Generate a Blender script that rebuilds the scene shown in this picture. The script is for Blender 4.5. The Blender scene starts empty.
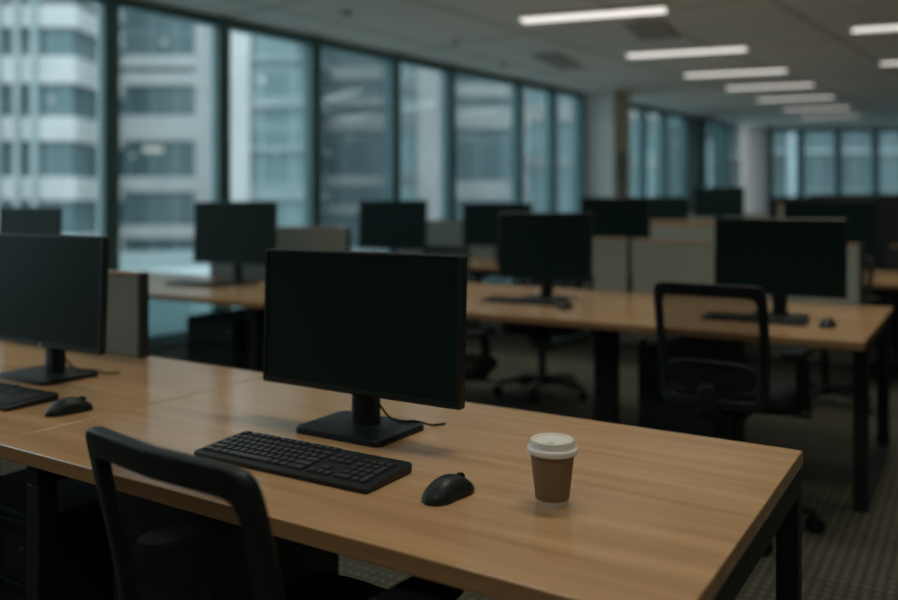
import bpy, bmesh, math, random
from mathutils import Vector, Matrix
random.seed(7)
S = bpy.context.scene
COL = S.collection
PI = math.pi
R = math.radians

# ------------------------------------------------------------------ camera, world, exposure
YAW = 32.2
EYE = 1.235
cam_d = bpy.data.cameras.new('camera')
cam = bpy.data.objects.new('camera', cam_d)
COL.objects.link(cam)
cam.location = (0, 0, EYE)
cam.rotation_euler = (R(90), 0, R(YAW))
cam_d.sensor_width = 36.0
cam_d.lens = 835.0 / 898.0 * 36.0
cam_d.shift_y = -92.0 / 898.0
cam_d.clip_start = 0.05
cam_d.clip_end = 500
cam_d.dof.use_dof = True
cam_d.dof.focus_distance = 1.62
cam_d.dof.aperture_fstop = 1.45
S.camera = cam

world = bpy.data.worlds.new('world')
S.world = world
world.use_nodes = True
bg = world.node_tree.nodes['Background']
bg.inputs['Color'].default_value = (0.90, 0.94, 0.97, 1)     # overcast evening sky
bg.inputs['Strength'].default_value = 2.35

LAMP_W = 9.6          # watts of a ceiling fixture at full output
DIFF_E = 1.15         # its diffuser's glow
LAMP_COL = (1.0, 0.95, 0.81)

S.view_settings.view_transform = 'Standard'
S.view_settings.look = 'None'
S.view_settings.exposure = 0.0
S.view_settings.gamma = 1.0
S.view_settings.use_curve_mapping = False

# ------------------------------------------------------------------ materials
def nmat(name):
    m = bpy.data.materials.new(name)
    m.use_nodes = True
    nt = m.node_tree
    return m, nt, nt.nodes['Principled BSDF'], nt.nodes, nt.links

def pmat(name, col, rough=0.5, metal=0.0, var=0.12, scale=30.0, bump=0.0, bscale=400.0, spec=0.5):
    """principled with a little procedural variation in colour and roughness"""
    m, nt, p, N, L = nmat(name)
    tc = N.new('ShaderNodeTexCoord')
    no = N.new('ShaderNodeTexNoise'); no.inputs['Scale'].default_value = scale; no.inputs['Detail'].default_value = 4
    L.new(tc.outputs['Object'], no.inputs['Vector'])
    cr = N.new('ShaderNodeValToRGB')
    e = cr.color_ramp.elements
    e[0].position = 0.3; e[1].position = 0.7
    e[0].color = tuple(c * (1 - var) for c in col) + (1,)
    e[1].color = tuple(min(1, c * (1 + var)) for c in col) + (1,)
    L.new(no.outputs['Fac'], cr.inputs['Fac'])
    L.new(cr.outputs['Color'], p.inputs['Base Color'])
    p.inputs['Roughness'].default_value = rough
    p.inputs['Metallic'].default_value = metal
    p.inputs['Specular IOR Level'].default_value = spec
    if bump:
        n2 = N.new('ShaderNodeTexNoise'); n2.inputs['Scale'].default_value = bscale
        L.new(tc.outputs['Object'], n2.inputs['Vector'])
        b = N.new('ShaderNodeBump'); b.inputs['Strength'].default_value = bump; b.inputs['Distance'].default_value = 0.002
        L.new(n2.outputs['Fac'], b.inputs['Height']); L.new(b.outputs['Normal'], p.inputs['Normal'])
    return m

def emat(name, col, strength):
    m, nt, p, N, L = nmat(name)
    p.inputs['Base Color'].default_value = (0.6, 0.6, 0.6, 1)
    p.inputs['Emission Color'].default_value = tuple(col) + (1,)
    p.inputs['Emission Strength'].default_value = strength
    return m

def wood_mat(name, col):
    m, nt, p, N, L = nmat(name)
    tc = N.new('ShaderNodeTexCoord')
    mp = N.new('ShaderNodeMapping'); mp.inputs['Scale'].default_value = (0.55, 9.0, 9.0)
    L.new(tc.outputs['Object'], mp.inputs['Vector'])
    n1 = N.new('ShaderNodeTexNoise'); n1.inputs['Scale'].default_value = 2.2; n1.inputs['Detail'].default_value = 6; n1.inputs['Distortion'].default_value = 0.6
    L.new(mp.outputs['Vector'], n1.inputs['Vector'])
    mp2 = N.new('ShaderNodeMapping'); mp2.inputs['Scale'].default_value = (3.0, 130.0, 130.0)
    L.new(tc.outputs['Object'], mp2.inputs['Vector'])
    n2 = N.new('ShaderNodeTexNoise'); n2.inputs['Scale'].default_value = 1.6; n2.inputs['Detail'].default_value = 3
    L.new(mp2.outputs['Vector'], n2.inputs['Vector'])
    mx = N.new('ShaderNodeMath'); mx.operation = 'MULTIPLY_ADD'
    L.new(n2.outputs['Fac'], mx.inputs[0]); mx.inputs[1].default_value = 0.35; L.new(n1.outputs['Fac'], mx.inputs[2])
    cr = N.new('ShaderNodeValToRGB'); e = cr.color_ramp.elements
    e[0].position = 0.45; e[1].position = 0.90
    e[0].color = (col[0] * 0.80, col[1] * 0.76, col[2] * 0.70, 1)
    e[1].color = (col[0] * 1.12, col[1] * 1.13, col[2] * 1.15, 1)
    L.new(mx.outputs[0], cr.inputs['Fac']); L.new(cr.outputs['Color'], p.inputs['Base Color'])
    p.inputs['Roughness'].default_value = 0.17
    p.inputs['Specular IOR Level'].default_value = 0.5
    return m

def carpet_mat():
    m, nt, p, N, L = nmat('ribbed_carpet')
    tc = N.new('ShaderNodeTexCoord')
    br = N.new('ShaderNodeTexBrick'); br.inputs['Scale'].default_value = 1.0
    br.offset = 0.0; br.inputs['Brick Width'].default_value = 0.5; br.inputs['Row Height'].default_value = 0.5
    br.inputs['Mortar Size'].default_value = 0.004
    br.inputs['Color1'].default_value = (0.066, 0.064, 0.047, 1); br.inputs['Color2'].default_value = (0.052, 0.051, 0.038, 1)
    br.inputs['Mortar'].default_value = (0.045, 0.042, 0.035, 1)
    L.new(tc.outputs['Object'], br.inputs['Vector'])
    wv = N.new('ShaderNodeTexWave'); wv.bands_direction = 'X'; wv.inputs['Scale'].default_value = 9.0
    wv.inputs['Distortion'].default_value = 0.5; wv.inputs['Detail'].default_value = 2; wv.inputs['Detail Scale'].default_value = 4
    L.new(tc.outputs['Object'], wv.inputs['Vector'])
    no = N.new('ShaderNodeTexWave'); no.bands_direction = 'Y'; no.inputs['Scale'].default_value = 7.0
    no.inputs['Distortion'].default_value = 1.5; no.inputs['Detail'].default_value = 2; no.inputs['Detail Scale'].default_value = 6
    L.new(tc.outputs['Object'], no.inputs['Vector'])
    ad = N.new('ShaderNodeMath'); ad.operation = 'MULTIPLY'
    L.new(wv.outputs['Fac'], ad.inputs[0]); L.new(no.outputs['Fac'], ad.inputs[1])
    mp = N.new('ShaderNodeMapRange'); mp.inputs['To Min'].default_value = 0.62; mp.inputs['To Max'].default_value = 1.5
    mp.inputs['From Max'].default_value = 0.6
    L.new(ad.outputs[0], mp.inputs['Value'])
    mx = N.new('ShaderNodeMix'); mx.data_type = 'RGBA'; mx.blend_type = 'MULTIPLY'; mx.inputs['Factor'].default_value = 1
    L.new(br.outputs['Color'], mx.inputs['A']); L.new(mp.outputs['Result'], mx.inputs['B'])
    L.new(mx.outputs['Result'], p.inputs['Base Color'])
    p.inputs['Roughness'].default_value = 0.95; p.inputs['Specular IOR Level'].default_value = 0.1
    b = N.new('ShaderNodeBump'); b.inputs['Strength'].default_value = 0.5; b.inputs['Distance'].default_value = 0.004
    L.new(ad.outputs[0], b.inputs['Height']); L.new(b.outputs['Normal'], p.inputs['Normal'])
    return m

def ceiling_mat():
    m, nt, p, N, L = nmat('ceiling_panels')
    tc = N.new('ShaderNodeTexCoord')
    mp = N.new('ShaderNodeMapping'); mp.inputs['Rotation'].default_value = (0, 0, R(97))
    L.new(tc.outputs['Object'], mp.inputs['Vector'])
    br = N.new('ShaderNodeTexBrick'); br.inputs['Scale'].default_value = 1.0; br.offset = 0.0
    br.inputs['Brick Width'].default_value = 2.4; br.inputs['Row Height'].default_value = 1.2
    br.inputs['Mortar Size'].default_value = 0.022; br.inputs['Mortar Smooth'].default_value = 0.3
    br.inputs['Color1'].default_value = (0.84, 0.88, 0.86, 1); br.inputs['Color2'].default_value = (0.81, 0.85, 0.83, 1)
    br.inputs['Mortar'].default_value = (0.34, 0.36, 0.35, 1)
    L.new(mp.outputs['Vector'], br.inputs['Vector'])
    L.new(br.outputs['Color'], p.inputs['Base Color'])
    p.inputs['Roughness'].default_value = 0.85
    return m

def glass_mat(name, tint, refl):
    m, nt, p, N, L = nmat(name)
    N.remove(p)
    out = N['Material Output']
    tr = N.new('ShaderNodeBsdfTransparent'); tr.inputs['Color'].default_value = tuple(tint) + (1,)
    gl = N.new('ShaderNodeBsdfGlossy'); gl.inputs['Roughness'].default_value = 0.02
    lw = N.new('ShaderNodeFresnel'); lw.inputs['IOR'].default_value = 1.5
    mu = N.new('ShaderNodeMath'); mu.operation = 'MULTIPLY'; mu.inputs[1].default_value = refl
    L.new(lw.outputs['Fac'], mu.inputs[0])
    mx = N.new('ShaderNodeMixShader')
    L.new(mu.outputs[0], mx.inputs['Fac']); L.new(tr.outputs[0], mx.inputs[1]); L.new(gl.outputs[0], mx.inputs[2])
    L.new(mx.outputs[0], out.inputs['Surface'])
    return m

def mesh_fabric_mat():
    m, nt, p, N, L = nmat('woven_mesh')
    out = N['Material Output']
    p.inputs['Base Color'].default_value = (0.007, 0.009, 0.009, 1)
    p.inputs['Roughness'].default_value = 0.8
    p.inputs['Specular IOR Level'].default_value = 0.15
    tc = N.new('ShaderNodeTexCoord')
    wv = N.new('ShaderNodeTexWave'); wv.inputs['Scale'].default_value = 90; wv.bands_direction = 'Z'
    L.new(tc.outputs['Object'], wv.inputs['Vector'])
    mr = N.new('ShaderNodeMapRange'); mr.inputs['To Min'].default_value = 0.38; mr.inputs['To Max'].default_value = 0.52
    L.new(wv.outputs['Fac'], mr.inputs['Value'])
    tr = N.new('ShaderNodeBsdfTransparent')
    mx = N.new('ShaderNodeMixShader')
    L.new(mr.outputs['Result'], mx.inputs['Fac']); L.new(p.outputs[0], mx.inputs[1]); L.new(tr.outputs[0], mx.inputs[2])
    L.new(mx.outputs[0], out.inputs['Surface'])
    return m

def facade_glass(name, c1, c2, mort, bw, rh):
    m, nt, p, N, L = nmat(name)
    tc = N.new('ShaderNodeTexCoord')
    sp = N.new('ShaderNodeSeparateXYZ'); L.new(tc.outputs['Object'], sp.inputs[0])
    ad = N.new('ShaderNodeMath'); ad.operation = 'ADD'
    L.new(sp.outputs['X'], ad.inputs[0]); L.new(sp.outputs['Y'], ad.inputs[1])
    cb = N.new('ShaderNodeCombineXYZ'); L.new(ad.outputs[0], cb.inputs['X']); L.new(sp.outputs['Z'], cb.inputs['Y'])
    br = N.new('ShaderNodeTexBrick'); br.inputs['Scale'].default_value = 1; br.offset = 0
    br.inputs['Brick Width'].default_value = bw; br.inputs['Row Height'].default_value = rh
    br.inputs['Mortar Size'].default_value = 0.09; br.inputs['Bias'].default_value = 0.0
    br.inputs['Color1'].default_value = tuple(c1) + (1,); br.inputs['Color2'].default_value = tuple(c2) + (1,)
    br.inputs['Mortar'].default_value = tuple(mort) + (1,)
    L.new(cb.outputs[0], br.inputs['Vector'])
    L.new(br.outputs['Color'], p.inputs['Base Color'])
    p.inputs['Roughness'].default_value = 0.25
    return m

M = {}
M['wood'] = wood_mat('oak_laminate', (0.46, 0.285, 0.150))
M['wood_edge_shade'] = wood_mat('oak_shaded_edge', (0.30, 0.170, 0.078))  # same oak, darkened to carry the shade on the slab edges
M['black'] = pmat('black_plastic', (0.010, 0.0145, 0.0150), 0.42, var=0.15, scale=60, bump=0.08, spec=0.25)
M['soft'] = pmat('soft_black_rubber', (0.007, 0.010, 0.010), 0.65, var=0.15, scale=80, bump=0.1, spec=0.12)
M['frame'] = pmat('black_powder_coat', (0.010, 0.0145, 0.0145), 0.5, var=0.1, scale=100, bump=0.1, bscale=900, spec=0.2)
M['screen'] = pmat('dark_screen', (0.008, 0.0215, 0.019), 0.40, var=0.05, scale=3, spec=0.08)
M['bezel'] = pmat('bezel_plastic', (0.012, 0.018, 0.018), 0.42, var=0.1, scale=70, spec=0.3)
M['key'] = pmat('key_plastic', (0.020, 0.023, 0.025), 0.45, var=0.15, scale=60)
M['badge'] = pmat('pale_badge', (0.25, 0.27, 0.28), 0.3, metal=0.8)
M['cabinet'] = pmat('charcoal_steel', (0.018, 0.026, 0.028), 0.5, var=0.08, scale=20, spec=0.25)
M['steel'] = pmat('brushed_steel', (0.45, 0.46, 0.46), 0.35, metal=1.0)
M['felt'] = pmat('heather_felt', (0.250, 0.300, 0.285), 0.95, var=0.28, scale=180, bump=0.5, bscale=500, spec=0.1)
M['felt_edge'] = pmat('panel_edge', (0.02, 0.022, 0.023), 0.6)
M['tan'] = pmat('tan_trim', (0.30, 0.21, 0.135), 0.6)
M['mesh'] = mesh_fabric_mat()
M['seatfab'] = pmat('charcoal_fabric', (0.010, 0.012, 0.012), 0.9, var=0.2, scale=250, bump=0.3, spec=0.2)
M['white'] = pmat('white_plastic_lid', (0.70, 0.69, 0.65), 0.40, var=0.03)
M['paper'] = pmat('white_paper', (0.68, 0.67, 0.62), 0.75, var=0.03)
M['kraft'] = pmat('kraft_paper', (0.20, 0.125, 0.066), 0.85, var=0.10, scale=120, bump=0.1, bscale=600)
M['mullion'] = pmat('hazed_window_metal', (0.125, 0.260, 0.285), 0.45, var=0.08, scale=10)  # dark metal lifted to teal, with haze and window glare put into the colour
M['spandrel'] = glass_mat('dark_spandrel_glass', (0.42, 0.52, 0.53), 0.5)
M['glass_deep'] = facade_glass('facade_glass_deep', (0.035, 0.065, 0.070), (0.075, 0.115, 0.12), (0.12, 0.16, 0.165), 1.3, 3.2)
M['pavers'] = pmat('pale_terrace_pavers', (0.43, 0.46, 0.46), 0.85, var=0.08, scale=0.8)
M['wall'] = pmat('painted_wall', (0.36, 0.37, 0.36), 0.8, var=0.04, scale=4)
M['darkwall'] = pmat('dark_painted_wall', (0.05, 0.053, 0.052), 0.8, var=0.05, scale=4)
M['column'] = pmat('column_paint', (0.84, 0.87, 0.86), 0.75, var=0.03, scale=5)
M['column_clad'] = pmat('beige_column_cladding', (0.66, 0.66, 0.58), 0.75, var=0.05, scale=5)
M['carpet'] = carpet_mat()
M['ceiling'] = ceiling_mat()
M['pane'] = glass_mat('window_glass', (0.75, 0.865, 0.885), 0.6)
M['vent'] = pmat('vent_metal', (0.48, 0.50, 0.49), 0.6)
M['vent_slat'] = pmat('vent_slat_metal', (0.40, 0.42, 0.41), 0.6)
M['lampbody'] = pmat('lamp_housing', (0.45, 0.45, 0.43), 0.5, var=0.03)
M['cloth_pict'] = pmat('grey_notice', (0.25, 0.31, 0.31), 0.7, var=0.1, scale=6)
M['band_white'] = pmat('pale_facade_panel', (0.62, 0.575, 0.565), 0.7, var=0.10, scale=0.5)
M['band_grey'] = pmat('grey_facade_panel', (0.34, 0.38, 0.385), 0.7, var=0.10, scale=0.5)
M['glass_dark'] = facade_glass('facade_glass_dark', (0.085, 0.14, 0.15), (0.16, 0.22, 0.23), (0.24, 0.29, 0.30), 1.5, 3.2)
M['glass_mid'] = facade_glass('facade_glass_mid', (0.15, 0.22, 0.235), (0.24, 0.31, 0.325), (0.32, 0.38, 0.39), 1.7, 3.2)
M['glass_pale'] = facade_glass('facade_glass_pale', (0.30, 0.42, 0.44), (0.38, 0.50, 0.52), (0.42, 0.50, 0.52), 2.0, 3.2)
M['concrete'] = pmat('pale_concrete', (0.17, 0.20, 0.20), 0.85, var=0.12, scale=0.6)
M['asphalt'] = pmat('grey_asphalt', (0.44, 0.47, 0.47), 0.9, var=0.15, scale=0.3)
M['lit_window'] = emat('lit_window', (1.0, 0.62, 0.42), 0.42)

# ------------------------------------------------------------------ builders
class MB:
    """collects shapes, then links them as ONE mesh object"""
    def __init__(self): self.bm = bmesh.new()
    def box(self, x0, x1, y0, y1, z0, z1, mat=None):
        bm = self.bm
        v = [bm.verts.new((x, y, z)) for z in (z0, z1) for y in (y0, y1) for x in (x0, x1)]
        if mat is not None:
            for q in v: q.co = mat @ q.co
        for f in ((0, 2, 3, 1), (4, 5, 7, 6), (0, 1, 5, 4), (2, 6, 7, 3), (0, 4, 6, 2), (1, 3, 7, 5)):
            bm.faces.new([v[i] for i in f])
        return self
    def loops(self, rings, cap0=True, cap1=True, closed=True):
        """rings: lists of points, the same count each, skinned together"""
        bm = self.bm
        vs = [[bm.verts.new(p) for p in r] for r in rings]
        n = len(vs[0])
        for a, b in zip(vs, vs[1:]):
            for i in range(n if closed else n - 1):
                j = (i + 1) % n
                bm.faces.new((a[i], a[j], b[j], b[i]))
        if cap0: bm.faces.new(list(reversed(vs[0])))
        if cap1: bm.faces.new(vs[-1])
        return self
    def lathe(self, prof, n=48, c=(0, 0, 0), cap0=True, cap1=True):
        rings = [[(c[0] + r * math.cos(2 * PI * i / n), c[1] + r * math.sin(2 * PI * i / n), c[2] + z) for i in range(n)] for r, z in prof]
        return self.loops(rings, cap0, cap1)
    def tube(self, pts, r, n=10):
        pts = [Vector(p) for p in pts]
        rings = []
        for i, p in enumerate(pts):
            t = (pts[min(i + 1, len(pts) - 1)] - pts[max(i - 1, 0)]).normalized()
            up = Vector((0, 0, 1)) if abs(t.z) < 0.95 else Vector((1, 0, 0))
            a = t.cross(up).normalized(); b = a.cross(t)
            rr = r[i] if isinstance(r, (list, tuple)) else r
            rings.append([tuple(p + a * rr * math.cos(2 * PI * k / n) + b * rr * math.sin(2 * PI * k / n)) for k in range(n)])
        return self.loops(rings)
    def strip(self, pts, w, h):
        """rectangular bar along pts: w sideways, h in height"""
        pts = [Vector(p) for p in pts]
        rings = []
        for i, p in enumerate(pts):
            t = (pts[min(i + 1, len(pts) - 1)] - pts[max(i - 1, 0)]).normalized()
            up = Vector((0, 0, 1)) if abs(t.z) < 0.95 else Vector((0, 1, 0))
            a = t.cross(up).normalized(); b = a.cross(t)
            ww = w[i] if isinstance(w, (list, tuple)) else w
            hh = h[i] if isinstance(h, (list, tuple)) else h
            rings.append([tuple(p + a * sx * ww / 2 + b * sz * hh / 2) for sx, sz in ((-1, -1), (1, -1), (1, 1), (-1, 1))])
        return self.loops(rings)
    def build(self, name, mat, parent=None, loc=(0, 0, 0), rotz=0.0, bevel=0.0, seg=2, smooth=35):
        bm = self.bm
        bmesh.ops.recalc_face_normals(bm, faces=bm.faces[:])
        me = bpy.data.meshes.new(name)
        bm.to_mesh(me); bm.free()
        me.materials.append(mat)
        if smooth:
            me.polygons.foreach_set('use_smooth', [True] * len(me.polygons))
            me.set_sharp_from_angle(angle=R(smooth))
        o = bpy.data.objects.new(name, me)
        COL.objects.link(o)
        o.location = loc; o.rotation_euler = (0, 0, rotz)
        if parent is not None: o.parent = parent
        if bevel:
            md = o.modifiers.new('bevel', 'BEVEL'); md.width = bevel; md.segments = seg
            md.limit_method = 'ANGLE'; md.angle_limit = R(40)
            md.harden_normals = False
        return o

def tag(o, label, cat, group=None, kind=None):
    o['label'] = label; o['category'] = cat
    if group: o['group'] = group
    if kind: o['kind'] = kind
    return o

def thing(name, label, cat, loc=(0, 0, 0), rotz=0.0, group=None):
    o = bpy.data.objects.new(name, None)
    COL.objects.link(o)
    o.location = loc; o.rotation_euler = (0, 0, rotz)
    return tag(o, label, cat, group)

def structure(o, label=None):
    o['kind'] = 'structure'
    if label: o['label'] = label
    return o

def dup(root, loc, rotz, label, group=None):
    def rec(o, parent):
        c = o.copy(); COL.objects.link(c)
        if parent is not None: c.parent = parent
        for ch in list(o.children): rec(ch, c)
        return c
    r = rec(root, None)
    r.location = loc; r.rotation_euler = (0, 0, rotz); r['label'] = label
    if group: r['group'] = group
    return r

def superloop(w, d, n=48, e=4.0, cx=0, cy=0):
    out = []
    for i in range(n):
        t = 2 * PI * i / n
        c, s = math.cos(t), math.sin(t)
        out.append((cx + w * math.copysign(abs(c) ** (2 / e), c), cy + d * math.copysign(abs(s) ** (2 / e), s)))
    return out

# camera-based ground frame: forward and right on the plan (only used to lay out the plan of the room)
FW = Vector((-math.sin(R(YAW)), math.cos(R(YAW))))
RT = Vector((math.cos(R(YAW)), math.sin(R(YAW))))
def plan(xc, zc):
    p = FW * zc + RT * xc
    return (p.x, p.y)

# ------------------------------------------------------------------ room shell
CEIL = 3.04
HEAD = 2.957
WD = Vector((math.sin(R(7.0)), math.cos(R(7.0))))     # run of the window wall on the plan
WN = Vector((-WD.y, WD.x))                            # outwards
W0 = WN * 6.7
def wallp(s, out=0.0):
    p = W0 + WD * s + WN * out
    return p
# s along the wall where the photograph shows a mullion
def s_of(px):
    u = (px - 449) / 835.0
    d = FW + RT * u
    # W0 + WD*s = d*k
    det = WD.x * (-d.y) - (-d.x) * WD.y
    return ((-W0.x) * (-d.y) - (-d.x) * (-W0.y)) / det
S_END = s_of(763.6)
c_we = wallp(S_END); c_wb = wallp(-5.0)
c_re = Vector(plan(15.0, 18.9)); c_rb = Vector(plan(8.0, -4.0))

def poly_slab(name, pts, z0, z1, mat):
    b = MB(); b.loops([[(p[0], p[1], z0) for p in pts], [(p[0], p[1], z1) for p in pts]])
    return structure(b.build(name, mat, smooth=0))
foot = [wallp(-5.0, 0.1), c_rb, c_re, wallp(S_END + 0.1, 0.1)]
poly_slab('floor', foot, -0.12, 0.0, M['carpet'])
poly_slab('ceiling', foot, CEIL, CEIL + 0.2, M['ceiling'])

def wall_seg(name, a, b, z0, z1, t, mat):
    a = Vector(a); b = Vector(b); d = (b - a); L = d.length
    m = MB(); m.box(0, L, -t, 0, z0, z1)
    return structure(m.build(name, mat, loc=(a.x, a.y, 0), rotz=math.atan2(d.y, d.x), smooth=0))
wall_seg('wall_right', c_rb, c_re, 0, CEIL, 0.15, M['darkwall'])
wall_seg('wall_back', c_wb, c_rb, 0, CEIL, 0.15, M['wall'])

# ---- window wall: glass bays between dark mullions
WROT = math.atan2(WD.y, WD.x)
def local_to_wall(o, s):
    p = wallp(s); o.location = (p.x, p.y, 0); o.rotation_euler = (0, 0, WROT); return o
def window_bay(idx, sa, sb, mw_a, mw_b, label):
    """one glazed bay; local x runs along the wall, local y outwards"""
    b = MB(); b.box(mw_a / 2, (sb - sa) - mw_b / 2, 0.03, 0.042, 0.10, HEAD)
    pane = local_to_wall(structure(b.build('window_%d' % idx, M['pane'], smooth=0), label), sa)
    m = MB(); m.box(-mw_a / 2, mw_a / 2, -0.08, 0.05, 0, CEIL); m.build('mullion', M['mullion'], pane, bevel=0.006)
    m = MB(); m.box(mw_a / 2, sb - sa - mw_b / 2, -0.04, 0.08, HEAD, CEIL); m.build('head_rail', M['mullion'], pane)
    m = MB(); m.box(mw_a / 2, sb - sa - mw_b / 2, -0.04, 0.08, 0.0, 0.10); m.build('sill_rail', M['mullion'], pane)
    m = MB(); m.box(mw_a / 2, sb - sa - mw_b / 2, 0.0, 0.03, 0.10, 0.50); m.build('spandrel_panel', M['spandrel'], pane)
    m = MB(); m.box(mw_a / 2, sb - sa - mw_b / 2, -0.03, 0.06, 0.50, 0.54); m.build('transom', M['mullion'], pane)
    return pane
near = [s_of(p) for p in (107.5, 220, 312, 392, 448, 517, 551, 580)]
st = near[0] - near[1]
left_s = [near[0] + st * k for k in range(5, 0, -1)]
left_s = [s for s in left_s if s > -4.95]
allS = left_s + near
k = 1
for a, b in zip(allS, allS[1:]):
    window_bay(k, a, b, 0.135, 0.135, 'tall dark-framed office window bay'); k += 1
# end post by the column
m = MB(); m.box(-0.07, 0.07, -0.06, 0.08, 0, CEIL)
local_to_wall(structure(m.build('trim_1', M['mullion'])), near[-1])
# blank wall piece from the back corner to the first bay
if left_s[0] > -5.0:
    a = wallp(-5.0); b = wallp(left_s[0]); wall_seg('wall_left', b, a, 0, CEIL, 0.1, M['wall'])

# columns standing at the window wall
def column(name, s0, size, label, clad=True):
    p = wallp(s0)
    b = MB(); b.box(0, size, -size, 0.08, 0, CEIL)
    o = b.build(name, M['column'] if clad else M['wall'], smooth=0, bevel=0.01)
    o.location = (p.x, p.y, 0); o.rotation_euler = (0, 0, WROT)
    structure(o, label)
    if clad:
        b = MB(); b.box(0.0, size + 0.005, -size - 0.02, -size, 0.0, CEIL); b.build('cladding', M['column_clad'], o)
        b = MB(); b.box(0.10, size - 0.10, -size - 0.035, -size - 0.02, 1.25, 2.1); b.build('notice_panel', M['cloth_pict'], o)
    return o
s_c1 = s_of(583.5)
column('column_1', s_c1, 0.52, 'pale square column between the window runs')
far = [s_c1 + 0.52] + [s_of(p) for p in (642, 662.5, 684, 702, 721, 739.5)]
for a, b in zip(far, far[1:]):
    window_bay(k, a, b, 0.14, 0.14, 'tall window bay beyond the pale column'); k += 1
# the closed dark panel among the far bays
m = MB(); m.box(0.08, far[4] - far[3] - 0.08, -0.03, 0.02, 0, HEAD)
local_to_wall(structure(m.build('trim_2', M['mullion'])), far[3])
column('column_2', s_of(744), 0.5, 'pale square column in the far corner', clad=False)

# ---- end wall: low dark wall with glazing above, square to the aisle
e0 = Vector(plan(7.12, 18.9)); e1 = Vector(plan(15.0, 18.9))
EROT = math.atan2(RT.y, RT.x)
wl = MB(); wl.box(0, (e1 - e0).length, 0, 0.15, 0, 1.42)
structure(wl.build('wall_front', M['darkwall'], loc=(e0.x, e0.y, 0), rotz=EROT, smooth=0))
n_bays = 7
bw = (e1 - e0).length / n_bays
ex = [0.0] + [((p - 449) / 835.0 * 18.9 - 7.12) for p in (801, 838.5, 876)] 
while ex[-1] + 0.9 < (e1 - e0).length: ex.append(ex[-1] + 0.9)
ex.append((e1 - e0).length)
for a, b in zip(ex, ex[1:]):
    bb = MB(); bb.box(a + 0.06, b - 0.06, 0.05, 0.06, 1.50, HEAD)
    o = structure(bb.build('window_%d' % k, M['pane'], loc=(e0.x, e0.y, 0), rotz=EROT, smooth=0), 'window bay in the far end wall'); k += 1
    mm = MB(); mm.box(a - 0.06, a + 0.06, -0.03, 0.14, 1.42, CEIL); mm.build('mullion', M['mullion'], o)
    mm = MB(); mm.box(a + 0.06, b - 0.06, 0.0, 0.14, HEAD, CEIL); mm.build('head_rail', M['mullion'], o)
    mm = MB(); mm.box(a + 0.06, b - 0.06, -0.03, 0.14, 1.42, 1.50); mm.build('sill_rail', M['mullion'], o)

# ------------------------------------------------------------------ outside: street level, podium and buildings
GZ = -7.0
b = MB(); b.box(-120, 60, -60, 140, GZ - 0.3, GZ); structure(b.build('ground', M['asphalt'], smooth=0))

def building(name, label, px0, px1, Z, depth, top, glass, bands, band_mat, piers=(), pier_mat=None, lit=(), proud=0.35):
    """a block square to the street: front face at distance Z; bands = list of (z0, z1)"""
    x0 = (px0 - 449) / 835.0 * Z; x1 = (px1 - 449) / 835.0 * Z
    p = plan(x0, Z)
    root = thing(name, label, 'building', (p[0], p[1], GZ), R(YAW), 'office buildings across the street')
    w = x1 - x0
    b = MB(); b.box(0, w, 0, depth, 0, top - GZ); b.build('glass_wall', glass, root, smooth=0)
    for z0, z1 in bands:
        b = MB(); b.box(-proud, w + proud, -proud, depth + proud, z0 - GZ, z1 - GZ); b.build('floor_band', band_mat, root, smooth=0)
    for (a, c) in piers:
        xa = (a - 449) / 835.0 * Z - x0; xc = (c - 449) / 835.0 * Z - x0
        b = MB(); b.box(xa, xc, -proud - 0.25, 0.3, 0, top - GZ); b.build('pier', pier_mat or band_mat, root, smooth=0)
    for (a, c, ya, yc) in lit:
        xa = (a - 449) / 835.0 * Z - x0; xc = (c - 449) / 835.0 * Z - x0
        za = EYE - (yc - 208) * Z / 835.0; zc = EYE - (ya - 208) * Z / 835.0
        b = MB(); b.box(xa, xc, -0.06, 0.05, za - GZ, zc - GZ); b.build('lit_window', M['lit_window'], root, smooth=0)
    b = MB(); b.box(-0.2, w + 0.2, -0.2, depth + 0.2, top - GZ, top - GZ + 0.8); b.build('roof_parapet', band_mat, root, smooth=0)
    return root
def zb(y, Z): return EYE - (y - 208) * Z / 835.0
def bandlist(ys, Z): return [(zb(b_, Z), zb(a_, Z)) for a_, b_ in ys]

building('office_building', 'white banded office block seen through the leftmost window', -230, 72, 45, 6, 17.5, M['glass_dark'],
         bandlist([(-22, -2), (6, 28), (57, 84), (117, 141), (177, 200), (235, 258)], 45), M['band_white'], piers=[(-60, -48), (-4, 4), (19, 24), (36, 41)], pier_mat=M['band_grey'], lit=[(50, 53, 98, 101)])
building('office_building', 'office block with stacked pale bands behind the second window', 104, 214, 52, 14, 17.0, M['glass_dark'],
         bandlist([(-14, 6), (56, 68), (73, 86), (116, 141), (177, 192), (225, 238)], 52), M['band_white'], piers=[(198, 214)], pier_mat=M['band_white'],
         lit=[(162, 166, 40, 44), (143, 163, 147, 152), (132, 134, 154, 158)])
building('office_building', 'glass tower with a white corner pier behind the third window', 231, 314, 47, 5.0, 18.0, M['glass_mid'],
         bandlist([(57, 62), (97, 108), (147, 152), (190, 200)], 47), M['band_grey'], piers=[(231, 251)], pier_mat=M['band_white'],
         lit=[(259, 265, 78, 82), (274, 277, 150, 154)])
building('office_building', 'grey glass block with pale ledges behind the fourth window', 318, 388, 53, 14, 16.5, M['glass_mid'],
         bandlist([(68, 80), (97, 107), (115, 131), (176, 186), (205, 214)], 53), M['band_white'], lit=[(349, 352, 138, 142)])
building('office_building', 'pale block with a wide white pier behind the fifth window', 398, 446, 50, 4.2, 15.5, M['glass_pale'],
         bandlist([(78, 92), (112, 130), (170, 180)], 50), M['band_grey'], piers=[(418, 441)], pier_mat=M['band_white'])
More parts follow.
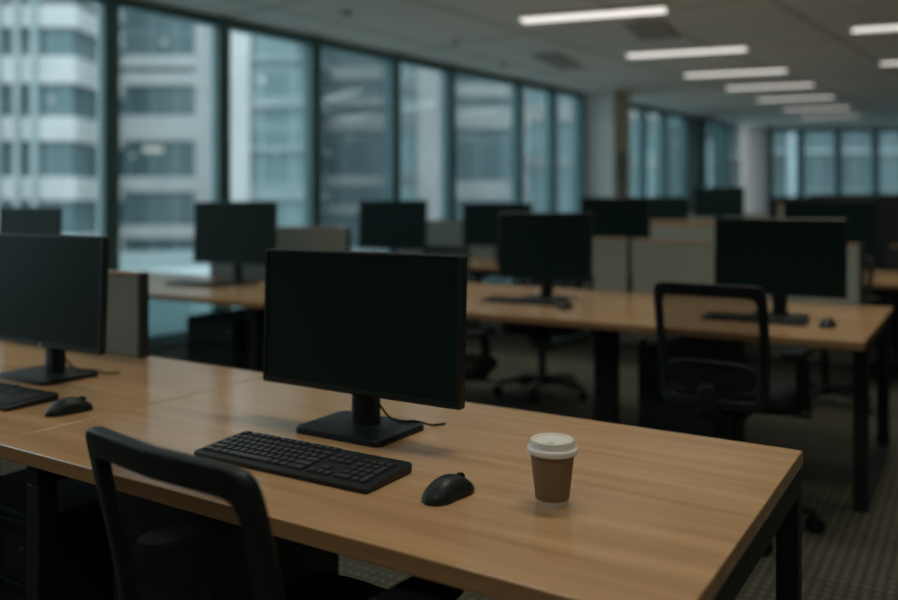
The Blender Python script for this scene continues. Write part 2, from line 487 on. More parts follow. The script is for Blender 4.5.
building('office_building', 'block with broad white bands behind the sixth window', 452, 522, 55, 14, 14.5, M['glass_mid'],
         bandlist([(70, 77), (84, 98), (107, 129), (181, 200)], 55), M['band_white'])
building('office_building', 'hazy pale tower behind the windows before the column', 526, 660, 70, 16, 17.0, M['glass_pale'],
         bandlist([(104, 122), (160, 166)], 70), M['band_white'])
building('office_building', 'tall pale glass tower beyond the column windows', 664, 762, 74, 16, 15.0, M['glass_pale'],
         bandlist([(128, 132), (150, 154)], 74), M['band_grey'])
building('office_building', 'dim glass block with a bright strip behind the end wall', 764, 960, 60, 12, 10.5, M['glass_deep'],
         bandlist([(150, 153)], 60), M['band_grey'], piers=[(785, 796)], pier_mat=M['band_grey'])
# roof terrace added outside the glass, kept pale to bounce skylight onto the ceiling
p_ = wallp(-8.0, 0.12)
b = MB(); b.box(0, 34, 0, 9.0, -0.35, -0.06)
structure(b.build('terrace', M['pavers'], loc=(p_.x, p_.y, 0), rotz=WROT, smooth=0))
# low podium roof in front of the blocks
b = MB(); b.box(-26, 6, 0, 9, 0, 6.2)
pr = thing('podium_building', 'low pale roofed podium below the second window', 'building', plan(-5.5, 27) + (GZ,), R(YAW + 24), None)
b.build('podium_block', M['concrete'], pr, smooth=0)
b = MB(); b.box(-26.2, 6.2, -0.2, 0.2, 6.2, 6.9); b.build('roof_parapet', M['band_grey'], pr, smooth=0)

# ------------------------------------------------------------------ ceiling lights, vents, detectors
def ceiling_light(x, y, level, label, group, rot=13.5, length=1.34):
    t = thing('ceiling_light', label, 'light', (x, y, CEIL), R(rot), group)
    b = MB(); b.box(0, length, -0.10, 0.10, -0.030, 0.0); b.build('housing', M['lampbody'], t, bevel=0.006)
    key = 'diff_%.2f' % level
    if key not in M: M[key] = emat('diffuser_%d' % int(level * 100), (1.0, 0.945, 0.88), DIFF_E * level)
    b = MB(); b.box(0.01, length - 0.01, -0.090, 0.090, -0.042, -0.028); b.build('diffuser', M[key], t, bevel=0.004)
    ld = bpy.data.lights.new('tube_light', 'AREA'); ld.shape = 'RECTANGLE'; ld.size = length - 0.05; ld.size_y = 0.12
    ld.energy = LAMP_W * level; ld.color = LAMP_COL; ld.spread = R(115)
    lo = bpy.data.objects.new('tube_light', ld); COL.objects.link(lo); lo.parent = t; lo.location = (length / 2, 0, -0.046)
    return t
rowA = [(-3.63, 7.04, 1.0), (-3.43, 9.33, 0.95), (-3.29, 11.13, 0.85), (-3.12, 12.65, 0.70), (-3.02, 14.3, 0.60), (-2.93, 15.95, 0.48), (-2.9, 17.5, 0.36)]
ords = ['nearest of the window-side row, at the top of the picture', 'second in the window-side row', 'third in the window-side row', 'fourth in the window-side row',
        'fifth in the window-side row', 'sixth in the window-side row', 'farthest in the window-side row']
for (x, y, l), t_, ln in zip(rowA, ords, (1.34, 1.32, 1.28, 1.20, 1.15, 1.10, 1.05)):
    ceiling_light(x, y, l, 'slim warm white ceiling light, ' + t_, 'ceiling lights in the window-side row', length=ln)
rowB = [(-1.04, 9.18, 0.9), (-0.98, 11.5, 0.75)]
for (x, y, l), t_ in zip(rowB, ['nearest of the row cut by the right edge', 'second in the row cut by the right edge']):
    ceiling_light(x, y, l, 'slim warm white ceiling light, ' + t_, 'ceiling lights in the aisle-side row')
HID = 'unseen ceiling light above or behind the camera, added to brighten the desks'
for (x, y) in [(-3.8, 4.6), (-3.95, 2.3), (-4.1, 0.0), (-1.2, 6.6), (-1.30, 4.2), (-1.40, 1.8), (-1.5, -0.6), (1.35, 5.6), (1.25, 3.2), (1.15, 0.8), (1.05, -1.4)]:  # unseen fixtures added so the front desks get enough light
    ceiling_light(x, y, 1.0, HID, 'added ceiling lights out of the picture')

def ceil_at(px, py):
    Z = 835.0 * (EYE - CEIL) / (py - 208)
    return plan((px - 449) / 835.0 * Z, Z)
def vent(px, py, w, d, label):
    x, y = ceil_at(px, py)
    t = thing('ceiling_vent', label, 'vent', (x, y, CEIL), R(-83), 'ceiling vents')
    b = MB(); b.box(-w / 2, w / 2, -d / 2, d / 2, -0.012, 0); b.build('vent_frame', M['vent'], t)
    for i in range(4):
        yy = -d / 2 + d * (i + 0.5) / 4
        b = MB(); b.box(-w / 2 + 0.03, w / 2 - 0.03, yy - 0.02, yy + 0.02, -0.02, -0.012); b.build('slat', M['vent_slat'], t)
vent(558, 61, 1.15, 0.34, 'dark ceiling vent over the window side, left of the lights')
vent(652, 30, 0.9, 0.4, 'dark ceiling vent between the first two ceiling lights')
for px, py, lb in ((346, 12, 'leftmost'), (455, 41, 'middle'), (502, 64, 'rightmost')):
    x, y = ceil_at(px, py)
    t = MB(); t.lathe([(0.055, 0), (0.055, -0.012), (0.045, -0.032), (0.02, -0.045)], 24)
    tag(t.build('smoke_detector', M['vent'], loc=(x, y, CEIL)), 'small round ceiling detector, %s of three near the windows' % lb, 'detector', 'ceiling detectors')

# ------------------------------------------------------------------ desks
DT = 0.715
def desk(label, x0, x1, y0, y1, group, ins=0.10, leg=0.05, slab=0.032, floor_rail=True, lx=(0.035, 0.035)):
    t = thing('office_desk', label, 'desk', ((x0 + x1) / 2, (y0 + y1) / 2, 0), 0, group)
    w = (x1 - x0) / 2; d = (y1 - y0) / 2
    b = MB(); b.box(-w + 0.0015, w - 0.0015, -d, d, DT - slab, DT); o = b.build('tabletop', M['wood'], t, bevel=0.0025)
    o.data.materials.append(M['wood_edge_shade'])
    for p in o.data.polygons:
        if abs(p.normal.z) < 0.5: p.material_index = 1
    zt = DT - slab
    for sx, li in ((-1, lx[0]), (1, lx[1])):
        xc = sx * (w - li - leg / 2)
        for sy in (-1, 1):
            yc = sy * (d - ins)
            b = MB(); b.box(xc - leg / 2, xc + leg / 2, yc - leg / 2, yc + leg / 2, 0, zt - 0.05); b.build('leg', M['frame'], t, bevel=0.003)
        b = MB(); b.box(xc - leg / 2, xc + leg / 2, -d + ins - leg / 2, d - ins + leg / 2, zt - 0.05, zt); b.build('side_rail', M['frame'], t, bevel=0.003)
        if floor_rail:
            b = MB(); b.box(xc - leg / 2, xc + leg / 2, -d + ins + leg / 2, d - ins - leg / 2, 0, 0.045); b.build('floor_rail', M['frame'], t, bevel=0.003)
    xa = -w + lx[0] + leg; xb = w - lx[1] - leg
    for yy in (-d + ins + 0.22, d - ins - 0.06):
        b = MB(); b.box(xa, xb, yy - 0.02, yy + 0.02, zt - 0.045, zt - 0.003); b.build('beam', M['frame'], t)
    return t

FR = 'desks of the front row'
SR = 'desks of the second row'
desk('oak desk in the foreground carrying the paper cup and the big dark monitor', -1.85, -0.31, 1.03, 1.92, FR, ins=0.045, leg=0.045, lx=(0.094, 0.0))
desk('oak desk at the left edge, joined to the foreground desk', -3.39, -1.85, 1.03, 1.92, FR, ins=0.08, floor_rail=False, lx=(0.035, 0.15))
desk('second-row oak desk behind the right mesh chair, with a black end frame', -1.49, -0.36, 3.58, 4.95, SR, ins=0.20, leg=0.055, lx=(0.0, 0.005))
desk('oak desk of the second row just right of the foreground monitor', -2.98, -1.49, 3.58, 4.95, SR, ins=0.20, leg=0.055, lx=(0.03, 0.0))
desk('oak desk near the windows with a cabinet underneath, left of the foreground monitor', -5.80, -3.30, 3.33, 4.48, SR, ins=0.12, leg=0.055, lx=(0.03, 0.15))
desk('oak desk close to the windows hidden behind the left monitor', -6.02, -4.50, 2.40, 3.22, SR, ins=0.08)
TR = 'desks of the third row'
for (a, b_), lb in zip([(-5.72, -4.5), (-4.5, -3.2), (-3.2, -1.9), (-1.9, -0.6), (-0.6, 0.7)],
                       ['oak desk of the third row beside the windows', 'oak desk of the third row seen between the two dark monitors', 'oak desk of the third row behind the double grey partition',
                        'oak desk of the third row hidden behind the right monitor', 'oak desk of the third row whose end shows at the right edge']):
    desk(lb, a, b_, 6.45, 7.75, TR, ins=0.15)
for (a, b_), lb in zip([(-4.9, -3.5), (-3.5, -2.1), (-2.1, -0.7)], ['left', 'middle', 'right']):
    desk('oak desk of the fourth row, %s of the three glimpsed over the partitions' % lb, a, b_, 9.6, 10.9, 'desks of the fourth row', ins=0.15)
for (a, b_), lb in zip([(-4.3, -2.9), (-2.9, -1.5), (-1.5, -0.1)], ['left', 'middle', 'right']):
    desk('oak desk of the farthest row, %s of the three' % lb, a, b_, 12.9, 14.2, 'desks of the fifth row', ins=0.15)

# ------------------------------------------------------------------ partitions standing on the back of desks
def partition(label, x0, x1, y, z0, z1, group='grey desk partitions', trim='tan', post='right', dark=False, th=0.012):
    t = thing('desk_partition', label, 'partition', ((x0 + x1) / 2, y, z0), 0, group)
    w = (x1 - x0) / 2; h = z1 - z0
    b = MB(); b.box(-w, w, -0.016, 0.016, 0.0, h - th); b.build('felt_panel', M['cabinet'] if dark else M['felt'], t, bevel=0.004)
    b = MB(); b.box(-w, w, -0.018, 0.018, h - th, h); b.build('top_trim', M['tan'] if trim == 'tan' else M['felt_edge'], t, bevel=0.003)
    for s, nm in ((-1, 'left'), (1, 'right')):
        if post in (nm, 'both'):
            b = MB(); b.box(w, w + 0.018, -0.018, 0.018, 0.0, h + 0.001) if s > 0 else b.box(-w - 0.018, -w, -0.018, 0.018, 0.0, h + 0.001)
            b.build('end_post', M['felt_edge'], t, bevel=0.003)
    return t
partition('grey felt partition behind the left monitor, with a black end post', -3.30, -2.455, 1.89, DT, 1.010)
partition('grey felt partition beside the window-side monitor, left of the foreground monitor', -4.95, -3.61, 4.44, DT, 1.100)
partition('narrow grey partition behind the centre monitor, left of its wider neighbour', -2.02, -1.80, 4.92, DT, 1.050)
partition('wide grey partition behind the right mesh chair and right monitor', -1.765, -0.52, 4.92, DT, 1.045)
partition('grey partition of the third row between the two distant monitors', -5.6, -3.25, 7.70, DT, 1.105)
partition('grey partition of the third row with a tan top, above the wide partition', -3.2, -1.93, 7.70, DT, 1.120, th=0.045)
partition('low dark partition of the third row with a tan top at the right edge', -0.58, 0.66, 7.72, DT, 0.93, dark=True, post='left')
partition('tan topped partition of the fourth row under the far windows', -2.05, -1.50, 10.86, DT, 1.29, th=0.05)
partition('dim partition of the fourth row behind the distant twin monitors', -3.4, -2.15, 10.86, DT, 1.17)

# ------------------------------------------------------------------ monitors
def rrect(w, h, r, n=5):
    out = []
    for cx_, cy_, a0 in ((w - r, h - r, 0), (-w + r, h - r, 90), (-w + r, -h + r, 180), (w - r, -h + r, 270)):
        for i in range(n + 1):
            a = R(a0 + 90 * i / n); out.append((cx_ + r * math.cos(a), cy_ + r * math.sin(a)))
    return out
def monitor(label, x, y, w, h, zbot, group, rot=0.0, badge=False, cable=False, base_w=0.25, base_d=0.19, z=DT, tilt=2.0):
    """origin at the middle of the base; the screen faces -Y; zbot = panel's lower edge above the desk"""
    t = thing('computer_monitor', label, 'monitor', (x, y, z), R(rot), group)
    b = MB(); o_ = rrect(base_w / 2, base_d / 2, 0.02)
    b.loops([[(p[0], p[1], 0) for p in o_], [(p[0], p[1], 0.010) for p in o_], [(p[0] * 0.98, p[1] * 0.975, 0.014) for p in o_]])
    b.build('base', M['black'], t)
    b = MB(); top = zbot + h * 0.55
    sec = superloop(0.036, 0.021, 28, 3.0)
    b.loops([[(p[0], p[1] + 0.022, 0.012) for p in sec], [(p[0], p[1] + 0.022, 0.03) for p in sec], [(p[0] * 0.96, p[1] + 0.022, top) for p in sec]])
    b.build('neck', M['black'], t)
    cz = zbot + h / 2; py = -0.022
    tl = Matrix.Translation((0, py, cz)) @ Matrix.Rotation(R(-tilt), 4, 'X') @ Matrix.Translation((0, -py, -cz))
    def T(q): return tuple(tl @ Vector(q))
    b = MB(); o1 = rrect(w / 2, h / 2, 0.007); o2 = rrect(w / 2 - 0.004, h / 2 - 0.004, 0.006); o3 = rrect(w * 0.36, h * 0.34, 0.03)
    bz = 0.012; oi = rrect(w / 2 - bz, h / 2 - bz, 0.003)
    oin = [(p[0], p[1] + 0.004) for p in oi]
    rings = [[T((p[0], py + 0.003, cz + p[1])) for p in oin], [T((p[0], py, cz + p[1])) for p in oin], [T((p[0], py - 0.0002, cz + p[1])) for p in o2],
             [T((p[0], py + 0.004, cz + p[1])) for p in o1], [T((p[0], py + 0.020, cz + p[1])) for p in o1],
             [T((p[0], py + 0.024, cz + p[1])) for p in o2], [T((p[0], py + 0.042, cz + p[1])) for p in o3]]
    b.loops(rings, cap0=False)
    hs = b.build('bezel', M['bezel'], t)
    b = MB(); b.loops([[T((p[0], py + 0.006, cz + p[1])) for p in oin], [T((p[0], py + 0.0025, cz + p[1])) for p in oin]])
    b.build('screen', M['screen'], t)
    if badge:
        b = MB(); n = 20
        ring = [(0.0055 * math.cos(2 * PI * i / n), 0.0055 * math.sin(2 * PI * i / n)) for i in range(n)]
        zc_ = zbot + 0.008
        b.loops([[T((p[0], py - 0.0002, zc_ + p[1])) for p in ring], [T((p[0], py - 0.0016, zc_ + p[1])) for p in ring]])
        b.build('badge', M['badge'], hs)
    if cable:
        pts = [(0.034, 0.030, 0.060), (0.046, 0.048, 0.030), (0.066, 0.066, 0.017), (0.095, 0.088, 0.0165), (0.118, 0.112, 0.006), (0.128, 0.128, 0.0032), (0.140, 0.150, 0.0032)]
        q = [Vector(p) for p in pts]; sm = []
        for i in range(len(q) - 1):
            p0 = q[max(i - 1, 0)]; p1 = q[i]; p2 = q[i + 1]; p3 = q[min(i + 2, len(q) - 1)]
            for s_ in range(5):
                u = s_ / 5.0
                sm.append(0.5 * ((2 * p1) + (p2 - p0) * u + (2 * p0 - 5 * p1 + 4 * p2 - p3) * u * u + (3 * p1 - p0 - 3 * p2 + p3) * u ** 3))
        sm.append(q[-1])
        b = MB(); b.tube(sm, 0.0026, 8); b.build('cable', M['soft'], t)
    return t
MG = 'dark computer monitors'
monitor('large dark monitor on the foreground desk behind the keyboard', -1.215, 1.540, 0.580, 0.330, 0.089, MG, cable=True)
monitor('dark monitor with a small badge on the left foreground desk', -2.415, 1.52, 0.583, 0.342, 0.096, MG, badge=True, cable=True)
monitor('dark monitor on the second-row desk, just right of the foreground monitor', -2.075, 4.32, 0.590, 0.386, 0.110, MG, cable=True)
monitor('dark monitor on the second-row desk behind the right mesh chair', -0.79, 4.20, 0.594, 0.366, 0.105, MG)
monitor('dark monitor on the window-side desk, seen against the second and third windows', -4.33, 4.10, 0.790, 0.435, 0.130, MG, base_w=0.3)
monitor('dark monitor half hidden behind the left monitor, near the windows', -4.84, 2.93, 0.63, 0.34, 0.185, MG)
monitor('distant dark monitor below the fifth window, beside the grey partition', -5.11, 7.02, 0.87, 0.51, 0.09, MG, base_w=0.3)
monitor('distant dark monitor left of the centre monitor, below the sixth window', -3.85, 6.97, 0.745, 0.415, 0.15, MG, base_w=0.3)
monitor('distant dark monitor below the pale column, above the narrow partition', -2.65, 6.92, 0.64, 0.36, 0.255, MG)
monitor('distant dark monitor hidden behind the right monitor, top just showing', -0.95, 7.0, 0.66, 0.40, 0.18, MG)
monitor('distant dark monitor at the right edge above the third-row desk', 0.02, 7.05, 0.70, 0.40, 0.16, MG)
monitor('far dark monitor right of the pale column, behind the monitor below it', -3.36, 10.2, 0.80, 0.42, 0.24, MG)
monitor('far dark monitor below the closed dark window panel', -2.60, 10.2, 0.60, 0.36, 0.41, MG)
monitor('far dark monitor right of the tan topped partition', -1.20, 10.2, 0.62, 0.38, 0.20, MG)
for x_, lb in ((-3.4, 'leftmost'), (-2.2, 'middle'), (-0.9, 'rightmost')):
    monitor('tiny dark monitor on the farthest desk row, %s of three' % lb, x_, 13.5, 0.6, 0.36, 0.30, MG)

# ------------------------------------------------------------------ keyboards
def keyboard(label, x, y, rot, detailed=True, group='black keyboards'):
    t = thing('keyboard', label, 'keyboard', (x, y, DT), R(rot), group)
    W, D = 0.455, 0.152
    b = MB(); o_ = rrect(W / 2, D / 2, 0.008)
    def zt(yy): return 0.011 + 0.009 * (yy + D / 2) / D
    b.loops([[(p[0] * 0.99, p[1] * 0.98, 0.001) for p in o_], [(p[0], p[1], 0.005) for p in o_], [(p[0], p[1], zt(p[1]) - 0.002) for p in o_], [(p[0] * 0.993, p[1] * 0.98, zt(p[1])) for p in o_]])
    b.build('body', M['black'], t)
    U = 0.0188
    x0 = -W / 2 + 0.011; y0 = D / 2 - 0.016
    rows = [([1] + [-0.6] + [1] * 4 + [-0.4] + [1] * 4 + [-0.4] + [1] * 4, 0.0), ([1] * 13 + [1.6], 1.15), ([1.5] + [1] * 12 + [1.1], 2.15), ([1.75] + [1] * 11 + [1.85], 3.15), ([2.25] + [1] * 10 + [2.35], 4.15),
            ([1.3, 1.2, 1.2, 6.2, 1.2, 1.2, 2.3], 5.15)]
    keys = []
    for widths, ry in rows:
        cx_ = x0
        for wd in widths:
            if wd < 0: cx_ += -wd * U; continue
            keys.append((cx_, wd * U, ry, 1.0)); cx_ += wd * U
    xn = x0 + 14.6 * U + 0.010
    for ry in (1.15, 2.15):
        for i in range(3): keys.append((xn + i * U, U, ry, 1.0))
    keys.append((xn + U, U, 4.15, 1.0))
    for i in range(3): keys.append((xn + i * U, U, 5.15, 1.0))
    xp = xn + 3 * U + 0.010
    for ry in (1.15, 2.15, 3.15, 4.15):
        for i in range(3): keys.append((xp + i * U, U, ry, 1.0))
    keys += [(xp + 3 * U, U, 1.15, 1.0), (xp + 3 * U, U, 2.15, 2.0), (xp + 3 * U, U, 4.15, 2.0), (xp, 2 * U, 5.15, 1.0), (xp + 2 * U, U, 5.15, 1.0)]
    UY = 0.0215
    def key_rings(k_):
        kx, kw, ry, kh = k_
        xa, xb = kx + 0.0013, kx + kw - 0.0013
        yb = y0 - ry * UY + 0.002 + 0.008; ya = yb - kh * UY + 0.0026
        m_ = 0.0016
        return [[(xa, ya, zt(ya) - 0.001), (xb, ya, zt(ya) - 0.001), (xb, yb, zt(yb) - 0.001), (xa, yb, zt(yb) - 0.001)],
                [(xa + m_, ya + m_, zt(ya) + 0.0048), (xb - m_, ya + m_, zt(ya) + 0.0048), (xb - m_, yb - m_, zt(yb) + 0.0042), (xa + m_, yb - m_, zt(yb) + 0.0042)]]
    if detailed:
        for k_ in keys[:100]:
            b = MB(); b.loops(key_rings(k_)); b.build('key', M['key'], t, smooth=0)
    else:
        b = MB()
        for k_ in keys: b.loops(key_rings(k_))
        o = b.build('keys', M['key'], t, smooth=0); o['kind'] = 'stuff'
    return t
keyboard('black keyboard on the foreground desk in front of the big monitor', -1.160, 1.272, 1.0)
keyboard('black keyboard on the left foreground desk, cut by the left edge', -2.318, 1.268, 1.5)
keyboard('dark keyboard before the centre monitor on the second-row desk', -2.10, 4.09, 2.0, False)
keyboard('dark keyboard behind the mesh back of the right chair', -0.86, 4.00, 0.0, False)
keyboard('dark keyboard on the window-side desk before its monitor', -4.45, 3.86, 0.0, False)

# ------------------------------------------------------------------ mice
def mouse(label, x, y, rot, group='black computer mice'):
    t = thing('computer_mouse', label, 'mouse', (x, y, DT), R(rot), group)
    b = MB(); rings = []
    L_, Wd, H = 0.060, 0.033, 0.038
    nl = 16
    prof = []
    for i in range(nl + 1):
        v = i / nl
        yy = -L_ + 2 * L_ * v
        e = max(0.0, 1 - abs(2 * v - 1) ** 2.6) ** 0.5
        wd = Wd * e * (0.93 + 0.10 * math.cos(2 * PI * v))
        hh = H * (max(0.0, math.sin(PI * min(1, v * 0.80 + 0.10))) ** 0.8) * (e ** 0.55)
        prof.append((yy, max(wd, 0.0006), max(hh, 0.002)))
    n = 20
    for yy, wd, hh in prof:
        ring = []
        for k_ in range(n):
            a = 2 * PI * k_ / n
            c, s = math.cos(a), math.sin(a)
            px_ = wd * math.copysign(abs(c) ** 0.8, c)
            pz = 0.0015 + (hh * (abs(s) ** 0.85) if s > 0 else 0.0)
            ring.append((px_ * (1.0 if s > 0 else 0.93), yy, pz))
        rings.append(ring)
    b.loops(rings); b.build('shell', M['black'], t, smooth=60)
    b = MB(); n = 18
    b.loops([[(sx, 0.032 + 0.010 * math.cos(2 * PI * i / n), 0.0262 + 0.010 * math.sin(2 * PI * i / n)) for i in range(n)] for sx in (-0.0035, 0.0035)])
    b.build('scroll_wheel', M['soft'], t)
    b = MB(); b.box(-0.0007, 0.0007, 0.008, 0.018, 0.030, 0.0372); b.build('button_seam', M['soft'], t)
    return t
mouse('black mouse on the foreground desk between keyboard and paper cup', -0.802, 1.272, -9)
mouse('black mouse on the left foreground desk beside its keyboard', -1.948, 1.282, -12)
mouse('small dark mouse beside the centre monitor on the second-row desk', -1.785, 3.96, -8)
mouse('small dark mouse at the right end of the second-row desk', -0.545, 3.98, -8)

# ------------------------------------------------------------------ paper cup
cup = thing('paper_cup', 'takeaway paper cup with brown sleeve and white lid on the foreground desk', 'cup', (-0.630, 1.342, DT))
CS = (1.06, 0.97)
def cp(pr): return [(q[0] * CS[0], q[1] * CS[1]) for q in pr]
b = MB(); b.lathe(cp([(0.0230, 0.002), (0.0256, 0.0), (0.0262, 0.001), (0.0362, 0.098), (0.0358, 0.1), (0.0250, 0.004)]), 64, cap0=False); b.build('cup_body', M['paper'], cup)
b = MB(); b.lathe(cp([(0.0272, 0.0112), (0.0281, 0.0110), (0.0368, 0.0945), (0.0361, 0.0948), (0.0270, 0.0114)]), 64, cap0=False, cap1=False); b.build('sleeve', M['kraft'], cup)
lid = MB(); lid.lathe(cp([(0.0372, 0.0935), (0.0412, 0.0930), (0.0425, 0.0945), (0.0427, 0.0985), (0.0418, 0.1020), (0.0405, 0.1036), (0.0388, 0.1046), (0.0374, 0.1075), (0.0366, 0.1130), (0.0356, 0.1162), (0.0338, 0.1178), (0.0316, 0.1176),
                       (0.0298, 0.1156), (0.0284, 0.1138), (0.0150, 0.1134), (0.0010, 0.1134)]), 64, cap0=False)
lid_o = lid.build('lid', M['white'], cup, smooth=32)
b = MB(); b.loops([[(p[0], p[1], 0.1096) for p in superloop(0.006, 0.0025, 20, 2.4, 0.010, -0.0225)], [(p[0], p[1], 0.1146) for p in superloop(0.005, 0.002, 20, 2.4, 0.010, -0.0240)]])
b.build('sip_spout', M['white'], lid_o)

# ------------------------------------------------------------------ drawer cabinets
def pedestal(label, x0, x1, y0, y1, h, n=3, group='dark drawer cabinets under the desks'):
    t = thing('drawer_cabinet', label, 'cabinet', ((x0 + x1) / 2, (y0 + y1) / 2, 0), 0, group)
    w = (x1 - x0) / 2; d = (y1 - y0) / 2
    b = MB(); b.box(-w, w, -d + 0.02, d, 0.03, h); b.build('carcass', M['cabinet'], t, bevel=0.004)
    zs = [0.04 + (h - 0.05) * i / n for i in range(n + 1)]
    for i in range(n):
        b = MB(); b.box(-w + 0.004, w - 0.004, -d, -d + 0.019, zs[i] + 0.003, zs[i + 1] - 0.003)
        dr = b.build('drawer', M['cabinet'], t, bevel=0.003)
        b = MB(); b.box(-w + 0.02, w - 0.02, -d - 0.006, -d, zs[i + 1] - 0.022, zs[i + 1] - 0.012); b.build('handle', M['frame'], dr)
    b = MB(); n_ = 16
    b.loops([[(w - 0.05 + 0.008 * math.cos(2 * PI * i / n_), yy, h - 0.075 + 0.008 * math.sin(2 * PI * i / n_)) for i in range(n_)] for yy in (-d, -d - 0.004)])
    b.build('lock', M['steel'], t)
    for sx in (-1, 1):
        for sy in (-1, 1):
            b = MB(); b.lathe([(0.02, 0.0), (0.022, 0.004), (0.022, 0.03)], 14, c=(sx * (w - 0.05), sy * (d - 0.06), 0)); b.build('foot', M['soft'], t)
    return t
pedestal('dark drawer cabinet with a small lock under the left foreground desk', -2.30, -1.890, 1.15, 1.72, 0.490)
pedestal('dark drawer cabinet under the foreground desk, left of the near chair', -1.69, -1.41, 1.22, 1.70, 0.62)
pedestal('dark drawer cabinet standing under the window-side desk', -4.10, -3.68, 3.48, 4.05, 0.575, 4)
pedestal('dark drawer cabinet under the second-row desk, left of the right mesh chair', -1.36, -1.00, 3.84, 4.45, 0.60)
# ------------------------------------------------------------------ tall dark storage at the right back
for i, lb in enumerate(('leftmost', 'middle', 'rightmost')):
    x0 = -1.32 + i * 0.95
    t = thing('storage_cabinet', 'tall black storage cabinet behind the third row, %s of three' % lb, 'cabinet', (x0 + 0.47, 8.6, 0), 0, 'tall dark storage cabinets')
    b = MB(); b.box(-0.465, 0.465, -0.2, 0.22, 0.0, 1.36); b.build('carcass', M['cabinet'], t, bevel=0.005)
    for s in (-1, 1):
        b = MB(); b.box(min(s * 0.004, s * 0.46), max(s * 0.004, s * 0.46), -0.22, -0.2, 0.06, 1.34); dr = b.build('door', M['cabinet'], t, bevel=0.003)
        b = MB(); b.box(s * 0.05 - 0.006, s * 0.05 + 0.006, -0.24, -0.22, 0.70, 0.86); b.build('handle', M['frame'], dr)

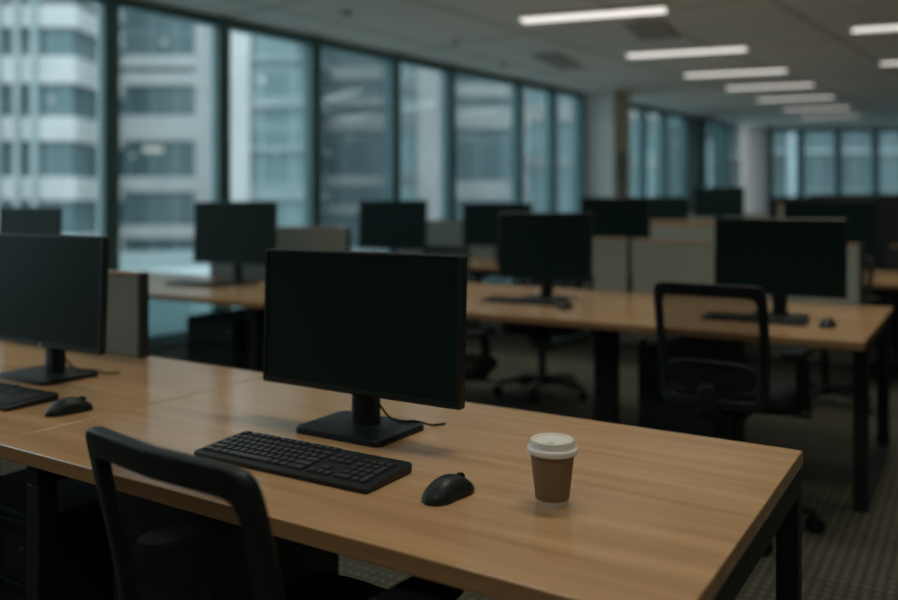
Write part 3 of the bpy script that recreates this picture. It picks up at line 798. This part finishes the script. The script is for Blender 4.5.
# ------------------------------------------------------------------ mesh office chairs
def back_y(a, h):
    return -0.285 - 0.04 * h - 0.25 * h * h + 0.55 * a * a + 0.014 * math.exp(-((h - 0.13) / 0.10) ** 2)
HB = 0.46
Z0 = 0.445
def back_outline(ins, insz_t, insz_b, n=72):
    pts = []
    for i in range(n):
        t = 2 * PI * i / n
        c, s = math.cos(t), math.sin(t)
        e = 2 / 13.0
        uu = math.copysign(abs(c) ** e, c); vv = math.copysign(abs(s) ** e, s)
        h = HB / 2 + vv * (HB / 2 - (insz_t if vv > 0 else insz_b))
        wd = 0.192 + 0.012 * math.sin(PI * min(1, h / HB) * 0.75)
        pts.append((uu * (wd - ins), h))
    return pts
def bp(a, h, off=0.0): return (a, back_y(a, h) + off, Z0 + h)
def make_chair(label, loc, rot, group, up=0.0):
    t = thing('office_chair', label, 'chair', loc, R(rot), group)
    def P(b, name, mat, parent=t, **kw):
        o = b.build(name, mat, parent, **kw)
        return o
    # five star base and casters
    b = MB()
    b.lathe([(0.045, 0.065), (0.05, 0.07), (0.045, 0.125), (0.03, 0.135)], 24)
    for i in range(5):
        a = 2 * PI * i / 5 + 0.3
        dx, dy = math.cos(a), math.sin(a)
        b.strip([(0.03 * dx, 0.03 * dy, 0.100), (0.16 * dx, 0.16 * dy, 0.098), (0.30 * dx, 0.30 * dy, 0.078)], [0.055, 0.046, 0.034], [0.045, 0.036, 0.026])
    P(b, 'star_base', M['black'], bevel=0.004)
    for i in range(5):
        a = 2 * PI * i / 5 + 0.3
        cx_, cy_ = 0.295 * math.cos(a), 0.295 * math.sin(a)
        b = MB(); n = 16; ca, sa = math.cos(a + 0.6), math.sin(a + 0.6)
        for o0, o1 in ((-0.024, -0.006), (0.006, 0.024)):
            b.loops([[(cx_ + ca * 0.028 * math.cos(2 * PI * q / n) - sa * o_, cy_ + sa * 0.028 * math.cos(2 * PI * q / n) + ca * o_, 0.028 + 0.028 * math.sin(2 * PI * q / n)) for q in range(n)] for o_ in (o0, o1)])
        b.tube([(cx_, cy_, 0.026), (cx_, cy_, 0.085)], 0.007, 8)
        P(b, 'caster', M['soft'])
    b = MB(); b.lathe([(0.026, 0.10), (0.026, 0.30), (0.017, 0.30), (0.017, 0.42)], 20); P(b, 'gas_lift', M['black'])
    ups = []
    b = MB(); b.box(-0.075, 0.075, -0.12, 0.10, 0.375, 0.425); ups.append(P(b, 'tilt_mechanism', M['black'], bevel=0.008))
    b = MB(); b.tube([(0.06, -0.02, 0.40), (0.16, -0.02, 0.398), (0.25, -0.01, 0.40)], 0.007, 8); b.box(0.235, 0.285, -0.022, 0.004, 0.393, 0.405); ups.append(P(b, 'lever', M['black']))
    # seat
    b = MB()
    rings = []
    for sc, z in ((0.86, 0.424), (0.97, 0.430), (1.0, 0.445), (1.0, 0.468), (0.975, 0.486), (0.90, 0.496), (0.6, 0.494), (0.2, 0.490)):
        rings.append([(x * sc, y * sc + 0.005, z - (0.02 * max(0, (y * sc) / 0.24) ** 3 if z > 0.46 else 0)) for x, y in superloop(0.242, 0.225, 56, 4.2)])
    b.loops(rings); ups.append(P(b, 'seat', M['seatfab'], smooth=60))
    # back frame ring
    o_ = back_outline(0, 0, 0); i_ = back_outline(0.031, 0.047, 0.038)
    b = MB()
    rings = [[bp(a, h, -0.013) for a, h in o_], [bp(a, h, 0.013) for a, h in o_], [bp(a, h, 0.013) for a, h in i_], [bp(a, h, -0.013) for a, h in i_], [bp(a, h, -0.013) for a, h in o_]]
    b.loops(rings, False, False)
    bmesh.ops.remove_doubles(b.bm, verts=b.bm.verts[:], dist=1e-5)
    fr = P(b, 'back_frame', M['black'], bevel=0.006, seg=3); ups.append(fr)
    b = MB(); mid = (0, HB / 2)
    rings = []
    for s in (1.02, 0.9, 0.75, 0.6, 0.45, 0.3, 0.15, 0.02):
        rings.append([bp(a * s, mid[1] + (h - mid[1]) * s, 0.0) for a, h in i_])
    b.loops(rings, False, True); ups.append(P(b, 'back_mesh', M['mesh'], smooth=80))
    # lumbar pad and yoke behind the back
    b = MB(); sec = []
    for z_, w_ in ((0.10, 0.10), (0.115, 0.135), (0.145, 0.145), (0.165, 0.12)):
        pass
    nn = 18
    for off in (-0.030, -0.018):
        sec.append([bp(x, 0.125 + y, off) for x, y in superloop(0.160, 0.055, 40, 3.5)])
    b.loops(sec); ups.append(P(b, 'lumbar_support', M['black'], bevel=0.004))
    b = MB()
    b.strip([(0, -0.08, 0.40), (0, -0.26, 0.405), (0, -0.325, 0.44), (0, -0.330, 0.49), (0, -0.330, 0.54)], [0.09, 0.085, 0.075, 0.07, 0.05], [0.025, 0.025, 0.025, 0.022, 0.018])
    ups.append(P(b, 'back_spine', M['black'], bevel=0.005))
    for s in (-1, 1):
        b = MB()
        b.strip([(s * 0.10, -0.03, 0.412), (s * 0.24, -0.04, 0.412), (s * 0.266, -0.045, 0.45), (s * 0.266, -0.06, 0.60), (s * 0.256, -0.07, 0.632)], [0.06, 0.055, 0.05, 0.045, 0.06], [0.014, 0.016, 0.018, 0.02, 0.02])
        arm = P(b, 'armrest', M['black'], bevel=0.004); ups.append(arm)
        b = MB(); lo = superloop(0.043, 0.125, 40, 3.4, s * 0.250, -0.085)
        b.loops([[(x, y, 0.636) for x, y in lo], [(s * 0.250 + (x - s * 0.250) * 1.04, y, 0.646) for x, y in lo], [(s * 0.250 + (x - s * 0.250) * 0.9, -0.085 + (y + 0.085) * 0.97, 0.658) for x, y in lo]])
        P(b, 'arm_pad', M['soft'], arm, smooth=60)
    for o in ups: o.location.z += up
    t['raised'] = up
    return t
def dup_chair(src, loc, rot, up, label, group):
    c = dup(src, loc, R(rot), label, group)
    d = up - src['raised']
    for ch in c.children:
        if not ch.name.startswith(('star_base', 'caster', 'gas_lift')): ch.location.z += d
    c['raised'] = up
    return c
NG = 'mesh office chairs'
ch0 = make_chair('black mesh-backed office chair in the near left foreground', (-0.972, 1.138, 0), -5, NG, up=-0.012)
dup_chair(ch0, (-0.80, 3.36, 0), -2, 0.06, 'black mesh-backed office chair pulled up to the second-row desk, right', NG)
dup_chair(ch0, (-2.43, 5.02, 0), 196, 0.0, 'dark office chair whose star base shows under the centre second-row desk', NG)
dup_chair(ch0, (-3.31, 4.92, 0), 182, 0.05, 'dark office chair whose rounded back rises right of the foreground monitor', NG)
dup_chair(ch0, (-0.80, 5.70, 0), 170, 0.02, 'dark office chair whose base shows under the right end of the second row', NG)
dup_chair(ch0, (-4.9, 8.5, 0), 180, 0.05, 'dim office chair behind the third row by the windows', 'distant office chairs')
dup_chair(ch0, (-2.3, 9.1, 0), 10, 0.15, 'dim office chair before the fourth row', 'distant office chairs')
dup_chair(ch0, (-0.1, 9.3, 0), 0, 0.15, 'dim office chair at the right of the fourth row', 'distant office chairs')
dup_chair(ch0, (-2.30, 3.60, 0), 4, -0.02, 'dark office chair tucked under the second row, mostly hidden by the foreground monitor', NG)
